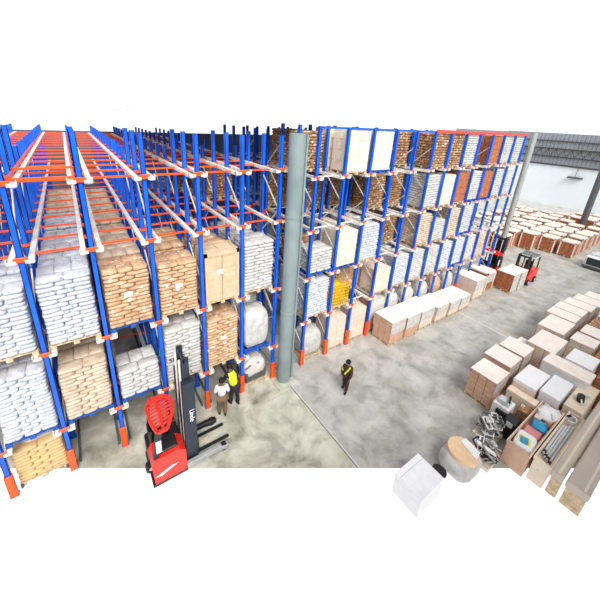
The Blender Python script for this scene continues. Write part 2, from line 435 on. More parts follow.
def carton_load(x, y, z, h, kind, label, w_=1.14, d_=1.0, n=(3, 3, 5), pal='wood', near=False, top=None, film=False, corner=None,
                paper=False, group=None, rz=0, name='carton_pallet'):
    t = empty(name, (x, y, z), label, 'pallet load', group, rz)
    pallet(t, w_, d_, pal); hh = h - .14; nx, ny, nz = n
    if near:
        g_ = .007
        me = MB().box(-w_ / nx / 2 + g_, -d_ / ny / 2 + g_, .002, w_ / nx / 2 - g_, d_ / ny / 2 - g_, hh / nz - .004, .012).mesh('carton', M[kind])
        tp = MB().box(-.03, -d_ / ny / 2 + g_ - .001, hh / nz - .006, .03, d_ / ny / 2 - g_ + .001, hh / nz - .002).mesh('tape', M['cream_carton'])
        for k in range(nz):
            for i in range(nx):
                for j in range(ny):
                    if 0 < i < nx - 1 and 0 < j < ny - 1 and k < nz - 1: continue
                    c = inst('carton', me, t, (-w_ / 2 + (i + .5) * w_ / nx, (j + .5) * d_ / ny, .14 + k * hh / nz))
    else:
        key = ('c', kind, round(w_, 2), round(d_, 2), round(hh, 2), n)
        if key not in SK: SK[key] = carton_stack_me(kind, w_, d_, hh, nx, ny, nz)
        inst('carton_stack', SK[key], t, (0, 0, .14))
    if top: MB().box(-w_ / 2 - .01, -.01, h, w_ / 2 + .01, d_ + .01, h + .018).build('top_sheet', M[top], t)
    if film:
        f = MB(); q = .014
        f.box(-w_ / 2 - q, -q, h * (film[0] if isinstance(film, tuple) else .5), w_ / 2 + q, -.003, h); f.box(-w_ / 2 - q, d_ + .003, h * .5, w_ / 2 + q, d_ + q, h)
        f.box(w_ / 2 + .003, -q, h * .5, w_ / 2 + q, d_ + q, h)
        f.build('stretch_wrap', M['film'], t)
    if corner:
        c = MB(); q = .03
        for sx in (-1, 1):
            for yy in (0, d_):
                xa, xb = sorted((sx * (w_ / 2 + q), sx * (w_ / 2 - .07))); ya, yb = (-q, .07) if yy == 0 else (d_ - .07, d_ + q)
                c.box(xa + .004, ya + .004, .14, xb - .004, yb - .004, h + .016)
        c.box(-w_ / 2 - q, -q, h - .09, w_ / 2 + q, .06, h + .02); c.box(-w_ / 2 - q, d_ - .06, h - .09, w_ / 2 + q, d_ + q, h + .02)
        c.box(-w_ / 2 - q, -q, h - .09, -w_ / 2 + .06, d_ + q, h + .02); c.box(w_ / 2 - .06, -q, h - .09, w_ / 2 + q, d_ + q, h + .02)
        c.build('corner_board', M[corner], t)
    if paper: MB().box(-.2, -.03, h * .6, .02, -.016, h * .6 + .18).build('label_sheet', M['label'], t)
    return t
ORD = ['first', 'second', 'third', 'fourth', 'fifth', 'sixth', 'seventh', 'eighth', 'ninth', 'tenth', 'eleventh', 'twelfth', 'thirteenth']
LVL = ['lowest shelf', 'second shelf', 'third shelf', 'top shelf']
DESC = dict(white_sack='blue-printed white sacks', plain_sack='plain white sacks', cream_sack='cream sacks', kraft_sack='brown kraft sacks', net_sack='dark brown sacks',
            carton='brown cartons', red_carton='red-brown cartons', pale_carton='pale cartons', cream_carton='cream cartons', tan='tan sacks')
GRP = 'pallet loads stored in the left rack'; GRR = 'pallet loads stored in the right rack'
def lx(b): return b * SL + SL / 2
def bay_l(b): return ORD[b + 1] + ' bay from the left'
# ---- left rack, second raised level (4.45)
spec3 = {-1: ('white_sack', 2.0, 'wood'), 0: ('white_sack', 2.1, 'wood'), 1: ('kraft_sack', 2.0, 'bpallet'), 2: ('kraft_sack', 1.85, 'wood'), 4: ('plain_sack', 2.05, 'wood')}
for b, (k, h, p) in spec3.items():
    sack_load(lx(b), .03, ZL[1], h, k, '%s at the rack front, second shelf, %s' % (DESC[k], bay_l(b)), True, p, paper=b in (1, 2), group=GRP)
carton_load(lx(3), .0, ZL[1], 1.95, 'kraft_carton', 'tall strapped block of kraft cartons with a white label, left rack, second raised level', n=(2, 3, 9), near=False, paper=True, group=GRP, w_=1.16, corner='kraft_carton')
spec4 = {-1: ('white_sack', 2.25, 'bpallet'), 0: ('cream_sack', 1.95, 'bpallet'), 1: ('plain_sack', 1.2, 'bpallet'), 2: ('plain_sack', 2.2, 'wood'), 3: ('kraft_sack', 2.1, 'wood')}
for b, (k, h, p) in spec4.items():
    t = sack_load(lx(b), .03, ZL[0], h, k, '%s at the rack front, lowest shelf, %s' % (DESC[k], bay_l(b)), True, p, paper=b in (3,), group=GRP)
    if b == 2:
        text('printing', '5K1B', .25, 'black', t, (-.54, -.05, .98), (R(90), 0, 0))
# rounded bulk sack in the bay beside the column
def bulk_bag(x, y, z, h, label, m='plain_sack', group=None, pal='bpallet'):
    t = empty('bulk_bag', (x, y, z), label, 'bulk bag', group); pallet(t, 1.1, 1.0, pal)
    b = MB(); b.sack(0, .5, .14 + (h - .14) / 2, .56, .5, (h - .14) / 2 * 1.02, 0, 28, 14, .36, .02); b.build('bag', M[m], t)
    s = MB()
    for sx in (-.35, .35): s.tube([(sx, .25, h * .9), (sx, .4, h + .08), (sx * .9, .6, h + .06), (sx, .75, h * .9)], .02, 6)
    s.build('lifting_loop', M['plain_sack'], t); return t
bulk_bag(lx(4), .02, ZL[0], 1.85, 'rounded white bulk bag on a blue pallet, left rack bay beside the thick column', group=GRP)
# ground level of the left rack
t = sack_load(lx(-1), .15, 0, 1.35, 'tan', 'low pallet of tan sacks under white film on the ground at lower left corner', True, 'wood', paper=False, group=GRP, name='sack_pallet')
MB().sack(0.05, .62, 1.38, .5, .42, .06, 0, 20, 6, .5, .02).build('film_cover', M['film'], t)
def junk(x, y, z, h, label, group):
    t = empty('wrapped_pallet', (x, y, z), label, 'pallet load', group); pallet(t, 1.12, 1.0, 'wood')
    MB().box(-.5, .05, .14, .5, .95, h * .6, .05).build('crate', M['dgrey'], t)
    f = MB(); f.sack(0, .5, h * .62, .54, .49, h * .38, 0, 20, 8, .5, .03); f.build('film_bundle', M['film'], t)
    q = MB()
    for k in range(9):
        a = Vector((random.uniform(-.5, .5), random.uniform(0, .2), random.uniform(.3, h))); q.bar(a, a + Vector((random.uniform(-.4, .4), 0, random.uniform(-.2, .2))), .05)
    q.build('offcut', M['scrap'], t); return t
junk(lx(4), .05, 0, 1.15, 'grey pallet of film-wrapped scrap on the ground beside the thick grey column', GRP)
# loads deeper in the left lanes
deep = {0: ('white_sack', 10), 1: ('cream_sack', 10), 2: ('kraft_sack', 3), 3: ('kraft_sack', 2), 4: ('plain_sack', 3), -1: ('white_sack', 2)}
for b, (k, n) in deep.items():
    for s_ in range(1, n):
        kk = 'cream_sack' if (b == 0 and s_ > 5) else k
        sack_load(lx(b), .03 + s_ * PY, ZL[1], 2.0 - .12 * random.random() if b < 3 else 1.85, kk,
                  '%s, second shelf, %s, %s behind front' % (DESC[kk], bay_l(b), ORD[s_ - 1]), group=GRP, paper=False)
for b, kk in ((-1, 'white_sack'), (0, 'cream_sack'), (4, 'plain_sack')):
    sack_load(lx(b), .03 + PY, ZL[0], 1.9, kk, 'shaded %s on the lowest shelf, %s, second row back' % (DESC[kk], bay_l(b)), group=GRP, paper=False)
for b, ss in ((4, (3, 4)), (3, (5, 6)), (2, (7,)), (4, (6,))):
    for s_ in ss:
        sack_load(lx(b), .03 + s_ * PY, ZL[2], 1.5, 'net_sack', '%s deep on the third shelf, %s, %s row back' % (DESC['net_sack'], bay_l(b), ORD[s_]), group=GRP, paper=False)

# ---- right rack
def rx(j): return X0R + j * SR + SR / 2
S, C_ = 'S', 'C'
W_, P_, K_, NS, CR = 'white_sack', 'plain_sack', 'kraft_sack', 'net_sack', 'cream_sack'
spec = {
 3: [(0, NS, 1.6, 1, 0), (1, 'cream_carton', 1.75, 0, 0), (2, 'cream_carton', 1.75, 0, 1), (3, NS, 1.7, 1, 0), (4, NS, 1.7, 1, 0), (5, NS, 1.7, 0, 0), (6, NS, 1.75, 0, 0), (7, 'plain_sack', 1.75, 0, 0), (8, NS, 1.7, 1, 0), (9, 'red_carton', 1.7, 0, 0), (10, P_, 1.75, 0, 0), (11, P_, 1.75, 0, 0)],
 2: [(2, NS, 1.6, 2, 0), (3, NS, 1.8, 1, 0), (4, NS, 1.8, 1, 0), (5, P_, 1.8, 0, 0), (6, 'cream_carton', 1.75, 0, 0), (7, 'red_carton', 1.8, 0, 0), (8, P_, 1.8, 0, 1), (9, 'red_carton', 1.75, 0, 1), (10, P_, 1.8, 0, 0), (11, P_, 1.8, 0, 0)],
 1: [(0, P_, 1.15, 0, 1), (1, 'cream_carton', 1.75, 0, 1), (2, W_, 1.85, 0, 0), (4, NS, 1.8, 1, 0), (5, CR, 1.8, 0, 0), (6, P_, 1.3, 0, 0), (7, CR, 1.8, 0, 0), (8, P_, 1.8, 0, 1)],
 0: [(0, W_, 1.85, 0, 0), (2, K_, 1.3, 1, 0), (3, 'pale_carton', 1.4, 0, 0), (4, W_, 1.85, 0, 0), (5, P_, 1.85, 0, 0), (6, P_, 1.85, 0, 0), (7, W_, 1.85, 0, 0), (8, W_, 1.85, 0, 1), (9, P_, 1.8, 0, 0), (10, CR, 1.8, 0, 0)],
}
for lv, L_ in spec.items():
    z = ZR[lv]
    for (j, k, h, s0, blue) in L_:
        place = '%s, %s bay right of the thick column' % (LVL[lv], ORD[j])
        for s_ in range(s0, s0 + 2):
            tail = '' if s_ == s0 else ', rear'
            front = 'front ' if s_ == s0 == 0 else ''
            pal = 'bpallet' if blue else 'wood'
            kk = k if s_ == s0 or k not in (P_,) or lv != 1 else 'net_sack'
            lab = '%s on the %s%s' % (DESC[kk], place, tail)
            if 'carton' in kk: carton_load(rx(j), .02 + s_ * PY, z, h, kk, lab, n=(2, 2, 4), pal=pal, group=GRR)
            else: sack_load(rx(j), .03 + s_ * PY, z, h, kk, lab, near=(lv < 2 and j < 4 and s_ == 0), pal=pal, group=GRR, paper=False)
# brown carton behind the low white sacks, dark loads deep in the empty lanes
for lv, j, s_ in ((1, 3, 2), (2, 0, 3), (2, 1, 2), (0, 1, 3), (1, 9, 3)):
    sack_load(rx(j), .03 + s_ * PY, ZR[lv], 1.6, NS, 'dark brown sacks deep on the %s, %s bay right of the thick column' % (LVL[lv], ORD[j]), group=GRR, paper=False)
# ground of the right rack
bulk_bag(rx(0), .05, 0, 1.45, 'slumped white bulk bag on the ground in the first bay right of the thick column', group=GRR, pal='wood')
carton_load(rx(1), .03, 0, 1.75, 'pale_carton', 'pinkish carton load on the ground in the second bay right of the thick column', n=(2, 2, 5), near=True, group=GRR)
carton_load(rx(2), .03, 0, 1.8, 'pale_carton', 'pinkish carton load on the ground in the third bay right of the thick column', n=(2, 2, 3), near=True, group=GRR)
carton_load(rx(3), .06, 0, 1.9, 'carton', 'film-topped carton load on the ground in the fourth bay right of the thick column', n=(2, 2, 4), film=True, top='film', group=GRR)
for j, k, lab in ((4, 'film', 'grey film-wrapped bundle on the ground in the fifth bay right of the thick column'),
                  (5, 'film', 'grey film-wrapped bundle on the ground in the sixth bay right of the thick column'),
                  (6, 'plain_sack', 'white bulk bag on the ground in the seventh bay right of the thick column'),
                  (7, 'kraft_sack', 'brown bulk bag on the ground in the eighth bay right of the thick column'),
                  (8, 'plain_sack', 'white bulk bag on the ground in the ninth bay right of the thick column')):
    bulk_bag(rx(j), .1, 0, 1.7, lab, k, GRR, 'wood')
# yellow net cage in second bay, first raised level
t = empty('net_cage', (rx(1), .05, ZR[0]), 'yellow netted cage on the lowest raised level, second bay right of the thick column', 'cage')
pallet(t, 1.12, 1.0, 'wood')
c = MB()
for k in range(8):
    z = .18 + k * .16; c.tube([(-.52, .02, z), (.52, .02, z - .1), (.52, .95, z), (-.52, .95, z), (-.52, .02, z)], .022, 5)
for k in range(9):
    x = -.52 + k * .13; c.tube([(x, .02, .14), (x * .8 + .05, .05, 1.3)], .022, 5); c.tube([(x, .95, .14), (x, .95, 1.3)], .022, 5)
c.build('net', M['yellow'], t)
MB().sack(0, .5, .65, .48, .42, .5, 0, 18, 8, .5, .03).build('contents', M['yellow'], t)
# ------------------------------------------------------------------ cartons in front of the right rack
GF = 'carton pallets standing on the floor in front of the right rack'
carton_load(13.95, -1.32, 0, 1.42, 'carton', 'nearest brown carton pallet on the floor before the right rack, open side toward the column', w_=1.12, d_=1.12, n=(3, 3, 5), near=True, top='sheet', film=True, group=GF)
carton_load(15.12, -1.38, 0, 1.36, 'carton', 'carton pallet with pale top touching the nearest one before the right rack', w_=1.1, d_=1.15, n=(3, 3, 5), near=True, top='sheet', film=True, group=GF)
xs = [(16.55, -1.3, 1.2, 1.2), (17.95, -1.35, 1.15, 1.05), (19.2, -1.4, 1.05, 1.0), (20.4, -1.4, 1.05, .95)]
ds = ['pale wide carton pallet with film sides, third in the floor row before the right rack', 'pale carton pallet, fourth in the floor row before the right rack',
      'low pale carton pallet, fifth in the floor row before the right rack', 'low pale carton pallet at the open end of the joined floor row']
for (x, y, ww, h), lab in zip(xs, ds):
    carton_load(x, y, 0, h, 'pale_carton', lab, w_=ww, d_=1.25, n=(3, 3, 4), top='sheet', film=True, group=GF)
carton_load(22.6, -1.15, 0, 1.45, 'pale_carton', 'tall white-wrapped carton pallet standing alone behind the low pale ones', w_=1.3, d_=1.5, n=(3, 3, 3), top='sheet', film=True, group=GF)
carton_load(24.3, -1.0, 0, 1.5, 'red_carton', 'red-brown carton pallet with cream edges between white-wrapped loads', w_=1.1, d_=1.3, n=(3, 3, 5), top='sheet', corner='sheet', film=True, group=GF)
carton_load(25.85, -1.98, 0.0, 1.4, 'red_carton', 'red-brown carton pallet with white film in front of the forklift', w_=1.0, d_=1.1, n=(3, 3, 5), top='sheet', film=(.05,), group=GF)
carton_load(26.93, -2.02, 0.0, 1.38, 'pale_carton', 'pale wrapped carton pallet carried on the forks of the small red forklift', w_=1.02, d_=1.1, n=(3, 3, 4), top='sheet', film=(.05,), group=GF)
# ------------------------------------------------------------------ far brown cartons near the white wall
GW = 'brown carton pallets ranked before the white wall'
n_ = 0
rowsy = [(-1.9, 38.6), (-.45, 38.2), (.85, 37.2), (2.2, 34.6), (3.5, 34.2), (5.0, 33.5), (6.4, 33.2)]
for ri, (y, xs0) in enumerate(rowsy):
    cnt = 9 if ri < 7 else 7
    for k in range(cnt):
        x = xs0 + k * 1.75 + random.uniform(-.1, .1) + (1.2 if k > 4 else 0)
        if abs(x - 48.2) < 1.0 and abs(y + .6 - .3) < 1.3: continue
        if x > 56.5: continue
        h = 1.55 + random.uniform(-.1, .12)
        carton_load(x, y, 0, h, 'red_carton', 'cream-edged brown cartons before the white wall, %s row from right, %s back' % (ORD[ri], ORD[k]),
                    w_=1.2, d_=1.1, n=(2, 3, 4), top='pale_carton', corner='sheet', group=GW)
# ------------------------------------------------------------------ carton yard on the right of the aisle
GY = 'carton pallets grouped on the right side of the aisle'
def yard(x0, x1, ya, yb, h, kind, label, top='sheet', film=True, near=False, n=(2, 3, 4)):
    return carton_load((x0 + x1) / 2, yb, 0, h, kind, label, w_=x1 - x0, d_=ya - yb, n=n, top=top, film=film, near=near, group=GY)
t = yard(13.9, 15.0, -4.95, -5.95, 1.35, 'carton', 'cream-topped carton pallet with banded sides at the near corner of the yard', near=True, n=(2, 3, 6), film=(.55,))
yard(15.3, 16.4, -4.8, -5.85, 1.4, 'carton', 'second carton pallet of the yard edge, behind the near corner one', near=True, n=(2, 3, 4))
yard(16.65, 17.75, -4.85, -5.85, 1.35, 'carton', 'third carton pallet of the yard edge with pale top', near=True, n=(2, 3, 4))
yard(18.1, 19.85, -5.45, -6.5, 1.35, 'pale_carton', 'wide pale carton pallet fourth along the yard edge', n=(3, 3, 4))
yard(20.15, 21.9, -5.15, -6.2, 1.4, 'pale_carton', 'wide pale carton pallet fifth along the yard edge', n=(3, 3, 4))
yard(18.15, 19.0, -4.95, -5.4, .9, 'pale_carton', 'small low carton stack tucked beside the wide fourth pallet', n=(2, 1, 3), film=False)
xx = 22.05
for k in range(9):
    yo = [-4.9, -4.9, -5.0, -5.15, -5.4, -5.9, -6.3, -6.6, -6.9][k]
    yard(xx, xx + 1.0, yo, yo - 1.25, 1.4, 'pale_carton', 'pale carton pallet in the far half of the yard edge, %s after the wide ones' % ORD[k], n=(2, 3, 4)); xx += 1.1
yard(20.35, 21.4, -6.45, -7.35, 1.3, 'cream_carton', 'pair-topped carton pallet behind the white card boxes of the yard', top='sheet', film=False, n=(2, 2, 4))
yard(21.6, 22.7, -6.5, -7.5, 1.3, 'carton', 'carton pallet with thin cream top in the inner row of the yard', film=False)
yard(22.9, 24.0, -6.5, -7.6, 1.25, 'net_sack', 'dark brown stack in the inner row of the yard', top=None, film=False)
yard(24.2, 25.3, -6.6, -7.7, 1.35, 'carton', 'farthest carton pallet in the inner row of the yard', film=False)
yard(19.7, 20.8, -7.5, -8.4, 1.3, 'red_carton', 'orange-brown carton pallet at the right picture edge in the yard', top=None, film=False)
yard(21.0, 22.2, -7.65, -8.5, 1.35, 'pale_carton', 'pale carton pallet at the right picture edge behind the orange-brown one', film=False)
def cbox(name, x0, x1, y0, y1, z1, m, label, cat, seam=None, z0=0):
    t = empty(name, ((x0 + x1) / 2, (y0 + y1) / 2, z0), label, cat); a, b = (x1 - x0) / 2, (y1 - y0) / 2
    MB().box(-a, -b, .0, a, b, z1 - z0 - .03, .015).build('body', M[m], t)
    MB().box(-a - .012, -b - .012, z1 - z0 - .16, a + .012, b + .012, z1 - z0, .01).build('lid', M[seam or m], t)
    return t
cbox('white_box', 15.0, 16.45, -6.9, -6.15, 1.3, 'pale_carton', 'large white-lidded box just behind the near yard cartons', 'box', 'whitecard')
cbox('white_box', 15.2, 16.7, -7.6, -6.98, 1.3, 'whitecard', 'plain white flat-topped box beside the open crates', 'box')
cbox('white_box', 18.35, 19.55, -7.75, -6.85, 1.35, 'whitecard', 'bright white box right of the long lidded carton', 'box')
t = cbox('long_carton', 17.0, 17.5, -7.95, -6.4, 1.5, 'whitecard', 'long cream-topped carton with white side crossing the yard', 'carton', 'sheet')
t = cbox('long_carton', 17.54, 17.95, -7.95, -6.4, 1.46, 'sheet', 'second long cream carton lying against the white-sided one', 'carton', 'sheet')
cbox('plywood_crate', 14.6, 14.95, -7.12, -6.15, .95, 'ply', 'narrow plywood crate lying across behind the scrap metal', 'crate')
cbox('plywood_crate', 15.5, 17.6, -8.25, -7.7, 1.1, 'ply', 'flat plywood crate under the black fitting near the cream beams', 'crate')
t = empty('pipe_fitting', (16.2, -8.0, 1.1), 'black and grey pipe fitting lying on the flat plywood crate', 'fitting')
MB().tube([(-.15, 0, .12), (.15, .05, .14)], .12, 12).build('body', M['black'], t)
MB().tube([(.15, .05, .14), (.4, -.05, .1), (.5, -.12, .05)], .04, 8).tube([(-.1, 0, .2), (-.3, -.1, .06)], .03, 8).build('outlet', M['steel'], t)
t = empty('brown_bottle_box', (18.0, -8.2, 0), 'small orange-brown box beside the long cartons at the right edge', 'box')
MB().box(-.2, -.2, 0, .2, .2, 1.5, .02).build('body', M['red_carton'], t)
def open_crate(x0, x1, y0, y1, h, m, label):
    t = empty('open_crate', ((x0 + x1) / 2, (y0 + y1) / 2, 0), label, 'crate'); a, b = (x1 - x0) / 2, (y1 - y0) / 2; q = .035
    c = MB(); c.box(-a, -b, 0, a, -b + q, h).box(-a, b - q, 0, a, b, h).box(-a, -b + q, 0, -a + q, b - q, h).box(a - q, -b + q, 0, a, b - q, h)
    c.build('side_panel', M[m], t); MB().box(-a + q, -b + q, .3, a - q, b - q, h - .25).build('false_floor', M[m], t)
    r = MB(); r.box(-a - .02, -b - .02, h - .1, a + .02, -b, h).box(-a - .02, b, h - .1, a + .02, b + .02, h); r.build('rim', M['ply'], t)
    return t
open_crate(12.1, 15.1, -7.85, -7.2, 1.0, 'carton', 'long open orange-brown crate filled with bagged parts and blue and red packs')
t = empty('printed_bag', (12.6, -7.52, .75), 'white bag with yellow and blue print at the near end of the long open crate', 'bag')
MB().sack(0, 0, .15, .40, .28, .13, .1, 20, 8, .35, .025).build('bag', M['whitecard'], t)
MB().sack(-.06, 0, .27, .2, .17, .025, .3, 14, 4, .5, .0).build('yellow_patch', M['lyellow'], t)
MB().sack(-.1, 0, .29, .16, .12, .025, .3, 14, 4, .5, .0).build('blue_patch', M['cyan'], t)
t = empty('blue_pack', (13.75, -7.55, .75), 'light blue pack in the middle of the long open crate', 'pack'); MB().sack(0, 0, .13, .24, .22, .12, .2, 18, 8, .3, .03).build('pack', M['cyan'], t)
t = empty('red_pack', (13.3, -7.5, .75), 'pinkish red pack beside the blue pack in the long open crate', 'pack'); MB().box(-.25, -.24, 0, .2, .22, .16, .03).build('pack', M['pink'], t)
t = empty('white_bag', (14.6, -7.52, .75), 'crumpled white bag at the far end of the long open crate', 'bag'); MB().sack(0, 0, .18, .42, .28, .17, 0, 20, 10, .5, .06).build('bag', M['whitecard'], t)
t = empty('small_carton', (14.15, -7.38, .75), 'small pale carton between the blue pack and the crumpled white bag in the long crate', 'carton'); MB().box(-0.15, -0.1, 0, 0.15, 0.1, 0.22, .01).build('body', M['pale_carton'], t)
t = empty('small_carton', (13.0, -7.68, .75), 'flat dark red pack along the right side of the long crate', 'carton'); MB().box(-0.15, -0.08, 0, 0.15, 0.08, 0.12, .01).build('body', M['dred'], t)
t = empty('small_carton', (14.15, -7.7, .75), 'little orange-brown carton by the crumpled white bag in the long crate', 'carton'); MB().box(-0.15, -0.1, 0, 0.15, 0.1, 0.16, .01).build('body', M['red_carton'], t)
open_crate(12.25, 15.4, -8.35, -7.93, 1.0, 'cream_carton', 'long pale open crate holding steel pipes beside the cream beams')
for k in range(4):
    t = empty('steel_pipe', (12.45 + .1 * k, -8.25 + k * .075, .82 + (k % 2) * .04), 'bright steel pipe lying in the pale open crate, %s from the aisle side' % ORD[3 - k], 'pipe', 'steel pipes in the pale crate')
    MB().tube([(0, 0, 0), (2.4 - .2 * k, .02, .03)], .036, 10, True).build('pipe', M['steel'], t)
    MB().tube([(.05, 0, 0), (.16, 0, 0)], .048, 10).build('coupling', M['black'], t)
t = empty('coiled_hose', (15.0, -8.1, .85), 'grey coiled hose at the far end of the pipe crate', 'hose')
pts = [(math.cos(a * .5) * .16, math.sin(a * .5) * .14, .03 + a * .006) for a in range(30)]
MB().tube(pts, .028, 8).build('hose', M['steel'], t); MB().tube([pts[-1], (.0, .05, .3)], .04, 8).build('fitting', M['black'], t)
# machine, scrap
t = empty('packing_machine', (13.8, -6.4, 0), 'small white and black machine on the floor behind the near yard pallet', 'machine')
MB().box(-.3, -.28, 0, .3, .28, .9, .03).build('cabinet', M['whitecard'], t); MB().box(-.22, -.2, .9, .1, .2, 1.1, .03).build('hood', M['silver'], t)
MB().box(-.42, -.3, .3, -.3, .1, .75, .02).build('side_unit', M['black'], t); MB().tube([(.1, -.1, .9), (.1, -.1, 1.2), (-.3, -.2, 1.22)], .035, 8).build('arm', M['black'], t)
t = empty('dark_box', (13.35, -6.9, 0), 'black motor box between the scrap frames and the open crate', 'box'); MB().box(-.25, -.2, 0, .25, .2, .85, .04).build('casing', M['black'], t); MB().box(-.27, -.1, .6, -.25, .1, .8).build('plate', M['silver'], t)
t = empty('open_carton', (14.3, -6.95, 0), 'small open dark brown carton behind the white machine', 'carton'); MB().box(-.2, -.2, 0, .2, .2, .8, .02).build('body', M['net_sack'], t)
for q in range(2):
    t = empty('scrap_heap', ((11.75, -6.82, 0), (12.75, -6.5, 0))[q], ('dark tangled heap of scrap frames at the near end beside the bulk bag', 'pale tangled heap of scrap metal frames beside the white machine')[q], 'scrap')
    a, b = (.5, .36)
    MB().box(-a, -b, 0, a, b, .14).build('pallet', M['ply'], t)
    for mname, cnt, nm in (('scrap', 9, 'scrap_frame'), ('black' if q == 0 else 'dgrey', 5, 'dark_frame'), ('whitecard', 8, 'white_frame')):
        for k in range(cnt):
            p = Vector((random.uniform(-a * .75, a * .75), random.uniform(-b * .6, b * .6), random.uniform(.3, .7)))
            e1 = Vector((random.uniform(-1, 1), random.uniform(-1, 1), random.uniform(-.5, .5))).normalized(); e2 = e1.cross(Vector((random.uniform(-.4, .4), .3, 1))).normalized()
            u, v_ = e1 * random.uniform(.15, .32), e2 * random.uniform(.06, .18); th = random.uniform(.025, .05)
            fr = MB()
            cr = [p - u - v_, p + u - v_, p + u + v_, p - u + v_]
            for z_ in range(4): fr.bar(cr[z_], cr[(z_ + 1) % 4], th)
            if k % 2: fr.bar(p - u, p + u, th * 1.5)
            fr.build(nm, M[mname], t)
        bk = MB(); bk.box(-a * .5, -b * .5, .14, a * .5, b * .5, .3 if mname != 'black' else .5); 
        if mname != 'whitecard' and mname != 'scrap': bk.build('block', M[mname], t)
# cream beams
for k, (y0, y1, z1, lab) in enumerate(((-8.72, -8.42, 1.45, 'long cream beam nearest the pipe crate, lying parallel to the racks'), (-9.3, -8.78, 1.45, 'long wide cream beam at the bottom right corner of the picture'))):
    t = empty('long_beam', (12.2, (y0 + y1) / 2, 0), lab, 'beam'); hb = (y1 - y0) / 2
    MB().box(-.45, -hb, z1 - .32, 7.5, hb, z1, .04).build('body', M['beam'], t)
    MB().box(-.45, -hb + .1, z1, 7.5, -hb + .16, z1 + .015).build('groove', M['cream_carton'], t)
    for x in (.1, 2.4, 4.8, 7): MB().box(x, -hb + .02, 0, x + .15, hb - .02, z1 - .32).build('bearer', M['wood'], t)
t = empty('red_carton', (13.95, -9.12, 1.47), 'dark red carton corner resting on the wide cream beam', 'carton'); MB().box(0, -.12, 0, .7, .0, .2, .02).build('body', M['dred'], t)
# bulk bag with brown content
t = empty('open_bulk_bag', (10.55, -6.55, 0), 'open white bulk bag full of brown sheets with paper on top', 'bulk bag')
bb = MB(); bb.sack(0, 0, .40, .60, .54, .42, 0, 28, 12, .6, .015); bb.build('bag', M['plain_sack'], t)
MB().tube([(0, 0, .45), (0, 0, .88)], [.5, .46], 28).build('contents', mat('tan_board', (.88, .62, .38), .7), t)
MB().add([(.0, -.42, .90), (.34, -.36, .90), (.42, .16, .94), (.2, .2, .91)] + [(.0, -.42, .885), (.34, -.36, .885), (.42, .16, .925), (.2, .2, .895)], [[0, 1, 2, 3], [7, 6, 5, 4], [0, 4, 5, 1], [1, 5, 6, 2], [2, 6, 7, 3], [3, 7, 4, 0]]).build('paper', M['whitecard'], t)
t = cbox('white_crate', 8.1, 9.22, -6.7, -5.82, .8, 'whitecard', 'white crate on the aisle floor at the bottom of the picture', 'crate')
MB().box(-.56, .26, .8, .56, .28, .812).build('seam', M['silver'], t)
t = empty('black_bin', (9.6, -6.4, 0), 'small black bin between the white crate and the bulk bag', 'bin'); MB().tube([(0, 0, 0), (0, 0, .4)], [.15, .2], 16).build('body', M['black'], t); MB().tube([(0, 0, .4), (0, 0, .44)], .22, 16).build('rim', M['black'], t)

